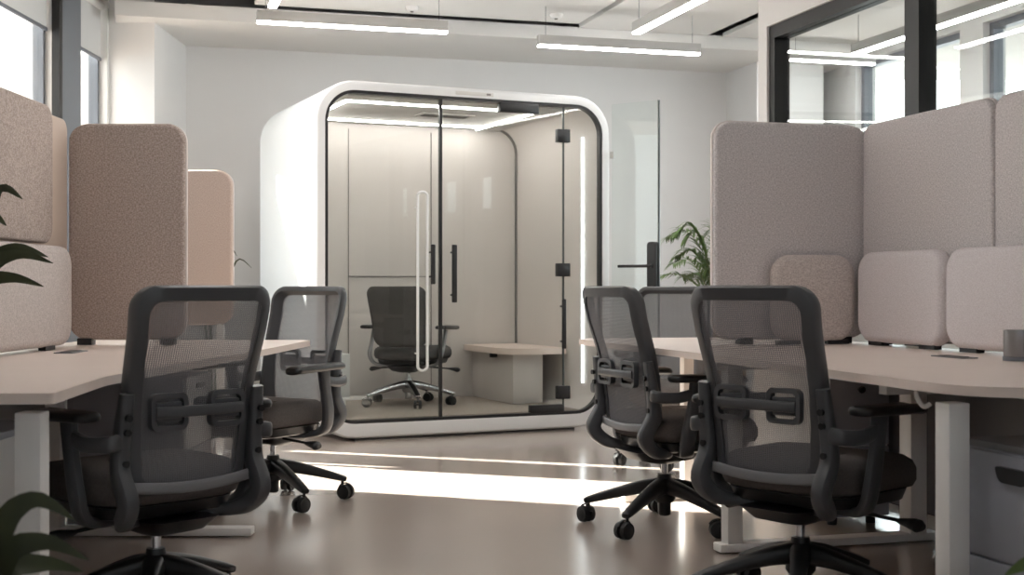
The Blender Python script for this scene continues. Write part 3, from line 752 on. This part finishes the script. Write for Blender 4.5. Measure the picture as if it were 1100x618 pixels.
def cushion(label, loc, rotz, w, h, m, t=0.07, group='felt pads standing along the desks'):
    r = thing('desk_pad', label, 'pad', loc, rotz, group)
    bm = B(); soft(bm, 0, w, 0.014, h, 0.085, -t, 0, 0.028, 8); obj('padding', bm, M[m], r)
    for q in (0.2, 0.8): obj('rest', box(B(), q*w-0.05, q*w+0.05, -t*0.75, -t*0.25, 0.0015, 0.018), M['black'], r)
    return r
cushion('beige felt pad standing before the tall lilac grey screen', RW(2.505, 4.865, 0.74), RY, 0.385, 0.375, 'fab_beige', 0.06)
cushion('pale mauve felt pad in the corner, first along the right side screens', RW(2.945, 4.79, 0.74), RY-PI/2, 0.60, 0.385, 'fab_pale')
cushion('pale mauve felt pad cut by the right edge of the picture', RW(2.945, 4.175, 0.74), RY-PI/2, 0.62, 0.385, 'fab_pale')
# left long pad (faces +x)
cushion('long beige felt pad along the left side screen', (-1.790, 4.00, 0.74), PI/2, 1.085, 0.40, 'fab_beige', 0.055)

# ------------------------------------------------------------------ small desk items
def grommet(label, loc, rotz):
    r = thing('cable_flap', label, 'cable flap', loc, rotz)
    obj('plate', slab(B(), rrect(-0.09, 0.09, -0.035, 0.035, 0.01, 4), 0.0005, 0.004), M['panel_dark'], r)
    obj('flap', slab(B(), rrect(-0.06, 0.06, -0.02, 0.02, 0.006, 4), 0.004, 0.006), M['black'], r)
grommet('dark flat cable flap on the right desk before the edge pad', RW(2.66, 3.80, 0.74), RY+PI/2)
grommet('dark flat cable flap on the left desk before the beige pad', (-1.62, 4.72, 0.74), PI/2)
r = thing('pen_cup', 'grey metal cup on the right desk at the picture edge', 'cup', RW(2.735, 3.57, 0.7405), RY)
bm = B(); lathe(bm, [(0.040, 0.0), (0.042, 0.003), (0.042, 0.10), (0.039, 0.10), (0.039, 0.006)], n=28); obj('cup', bm, M['steel'], r)
obj('base_ring', lathe(B(), [(0.043, 0.0), (0.044, 0.012), (0.0425, 0.014)], n=28), M['frame_grey'], r)

# ------------------------------------------------------------------ plants
def blade(bm, path, w, fold=0.25, ref=(0, 0, 1)):
    """a leaf: width w(t) around a curved midrib"""
    P = catmull(path, 5); n = len(P); rows = []
    for i, p in enumerate(P):
        d = (P[min(i+1, n-1)]-P[max(i-1, 0)]).normalized()
        s = d.cross(Vector(ref)); s = s.normalized() if s.length > 1e-4 else d.orthogonal().normalized()
        up = s.cross(d)
        t = i/(n-1); ww = w*(math.sin(PI*min(1, t**0.7*0.97+0.03)))+0.0008
        rows.append([bm.verts.new(p+s*ww+up*ww*fold), bm.verts.new(p), bm.verts.new(p-s*ww+up*ww*fold)])
    for a, b in zip(rows, rows[1:]):
        for k in (0, 1): bm.faces.new((a[k], a[k+1], b[k+1], b[k]))
def palm(label, loc, rng):
    r = thing('potted_palm', label, 'plant', loc)
    bm = B(); loft(bm, [[(x, y, z) for x, y in rrect(-w, w, -w, w, 0.02, 4)] for w, z in ((0.14, 0.0), (0.155, 0.02), (0.17, 0.64), (0.172, 0.66), (0.155, 0.66), (0.15, 0.62))])
    obj('planter', bm, M['planter'], r)
    obj('soil', slab(B(), rrect(-0.149, 0.149, -0.149, 0.149, 0.02, 4), 0.60, 0.625), M['soil'], r)
    for k in range(24):
        a = rng.uniform(0, 2*PI); lean = rng.uniform(0.03, 0.33); hgt = rng.uniform(0.42, 0.86)
        b0 = Vector((0.06*math.cos(a)*rng.random(), 0.06*math.sin(a)*rng.random(), 0.62)); d = Vector((math.cos(a), math.sin(a), 0))
        path = [b0, b0+d*lean*0.15+Vector((0, 0, hgt*0.4)), b0+d*lean*0.5+Vector((0, 0, hgt*0.8)), b0+d*lean+Vector((0, 0, hgt)), b0+d*lean*1.5+Vector((0, 0, hgt*0.94))]
        bm = B(); sweep(bm, path, [0.011, 0.008, 0.006, 0.004, 0.002], [0.011, 0.008, 0.006, 0.004, 0.002], n=6, k=4, power=2)
        st = obj('frond_stem', bm, M['stem'], r)
        P = catmull(path, 12); n = len(P); bm = B()
        for i in range(int(n*0.46), n, 2):
            p = P[i]; t = (i/n-0.46)/0.54
            q = (P[min(i+1, n-1)]-P[i-1]).normalized(); s = q.cross(Vector((0, 0, 1))).normalized()
            L = 0.20*(1-0.55*t)*rng.uniform(0.8, 1.1)
            for sg_ in (-1, 1):
                e = p + s*sg_*L*0.72 + q*L*0.62 + Vector((0, 0, -0.035*rng.uniform(0.3, 1.6)))
                mid = (p+e)/2 + Vector((0, 0, 0.018))
                blade(bm, [p, mid, e], 0.0095)
        obj('leaflets', bm, M['leaf'], st)
    return r
palm('bushy green palm in a tan planter beyond the right desk', (1.56, 9.6, 0), random.Random(11))
def leafy(name, label, loc, leaves, pot=(0.11, 0.16), potm='black', leafm='leaf_dark', lw=0.022):
    r = thing(name, label, 'plant', loc)
    pr_, ph = pot
    obj('pot', lathe(B(), [(pr_*0.72, 0.0), (pr_*0.76, 0.004), (pr_, ph), (pr_*0.93, ph), (pr_*0.90, ph*0.9)], n=28), M[potm], r)
    obj('soil', lathe(B(), [(pr_*0.895, ph*0.80), (pr_*0.89, ph*0.86)], n=24), M['soil'], r)
    for (x, y, z) in leaves:
        bm = B(); e = Vector((x, y, z)); b0 = Vector((x*0.06, y*0.06, ph*0.8))
        hz = Vector((x, y, 0))
        path = [b0, b0*0.5+Vector((hz.x*0.22, hz.y*0.22, ph*0.4+z*0.55)), Vector((hz.x*0.6, hz.y*0.6, max(z, ph)*1.02+0.02)), e]
        blade(bm, path, lw, 0.2, (0.25, -1.0, 0.45)); obj('leaf', bm, M[leafm], r)
    return r
rg = random.Random(3)
# on the left desk, mostly outside the frame
lv = [(0.20, -0.08, 0.50), (0.24, 0.02, 0.33), (0.28, -0.05, 0.31), (0.16, -0.10, 0.42), (0.27, -0.10, 0.24), (-0.1, -0.28, 0.5), (-0.05, -0.3, 0.4), (0.1, -0.2, 0.5)]
leafy('potted_plant', 'slim leaved plant in a black pot reaching in at the left edge', (-1.655, 3.90, 0.7415), lv, (0.085, 0.14), 'black', 'leaf_dark', 0.024)
# floor plant bottom left, near the viewer
lv = [(rg.uniform(-0.26, 0.30), rg.uniform(-0.2, 0.2), rg.uniform(0.36, 0.60)) for _ in range(16)]
leafy('floor_plant', 'blurred dark leaved plant at the lower left corner, near the viewer', (-0.93, 2.20, 0), lv, (0.13, 0.26), 'panel_dark', 'leaf_dark', 0.022)
lv = [(rg.uniform(-0.22, 0.22), rg.uniform(-0.2, 0.2), rg.uniform(0.34, 0.50)) for _ in range(16)]
leafy('floor_plant', 'green leafy plant peeking in at the lower right corner', (0.945, 2.12, 0), lv, (0.12, 0.24), 'panel_dark', 'leaf', 0.022)
lv = [(0.16, -0.05, 1.17), (0.24, 0.0, 1.10), (0.13, 0.05, 1.19), (-0.1, 0.05, 1.05), (-0.05, -0.1, 1.1), (0.2, 0.1, 0.9), (-0.2, 0.0, 0.95)]
leafy('potted_plant', 'thin twig of a small plant beside the sand coloured screen', (-1.85, 7.95, 0.0), lv, (0.10, 0.30), 'cab', 'leaf_dark', 0.007)

# ------------------------------------------------------------------ light
w = bpy.data.worlds.new('sky'); bpy.context.scene.world = w; w.use_nodes = True
nt = w.node_tree; bg = nt.nodes['Background']
bg.inputs['Color'].default_value = (0.90, 0.96, 1.0, 1); bg.inputs['Strength'].default_value = 4.6
sun = bpy.data.lights.new('sun', 'SUN'); sun.energy = 40.0; sun.angle = math.radians(0.6); sun.color = (1.0, 0.95, 0.88)
so = bpy.data.objects.new('sun', sun); C.objects.link(so)
sd = Vector((0.948, -0.34, -0.60)); so.rotation_euler = sd.to_track_quat('-Z', 'Y').to_euler()

# ------------------------------------------------------------------ camera
cam = bpy.data.cameras.new('camera'); co = bpy.data.objects.new('camera', cam); C.objects.link(co)
co.location = (0, 0, H); co.rotation_euler = (PI/2, 0, 0)
cam.sensor_width = 36.0; cam.lens = F/1100*36.0; cam.clip_start = 0.05
cam.dof.use_dof = True; cam.dof.focus_distance = 5.6; cam.dof.aperture_fstop = 5.6
sc = bpy.context.scene; sc.camera = co
sc.view_settings.view_transform = 'Standard'; sc.view_settings.look = 'None'; sc.view_settings.gamma = 1.0
sc.view_settings.use_curve_mapping = False
sc.view_settings.exposure = 0.52
sc.cycles.use_denoising = True
sc.cycles.max_bounces = 12; sc.cycles.transparent_max_bounces = 24; sc.cycles.diffuse_bounces = 6; sc.cycles.glossy_bounces = 5
sc.cycles.caustics_reflective = False; sc.cycles.caustics_refractive = False
sc.cycles.sample_clamp_indirect = 6.0
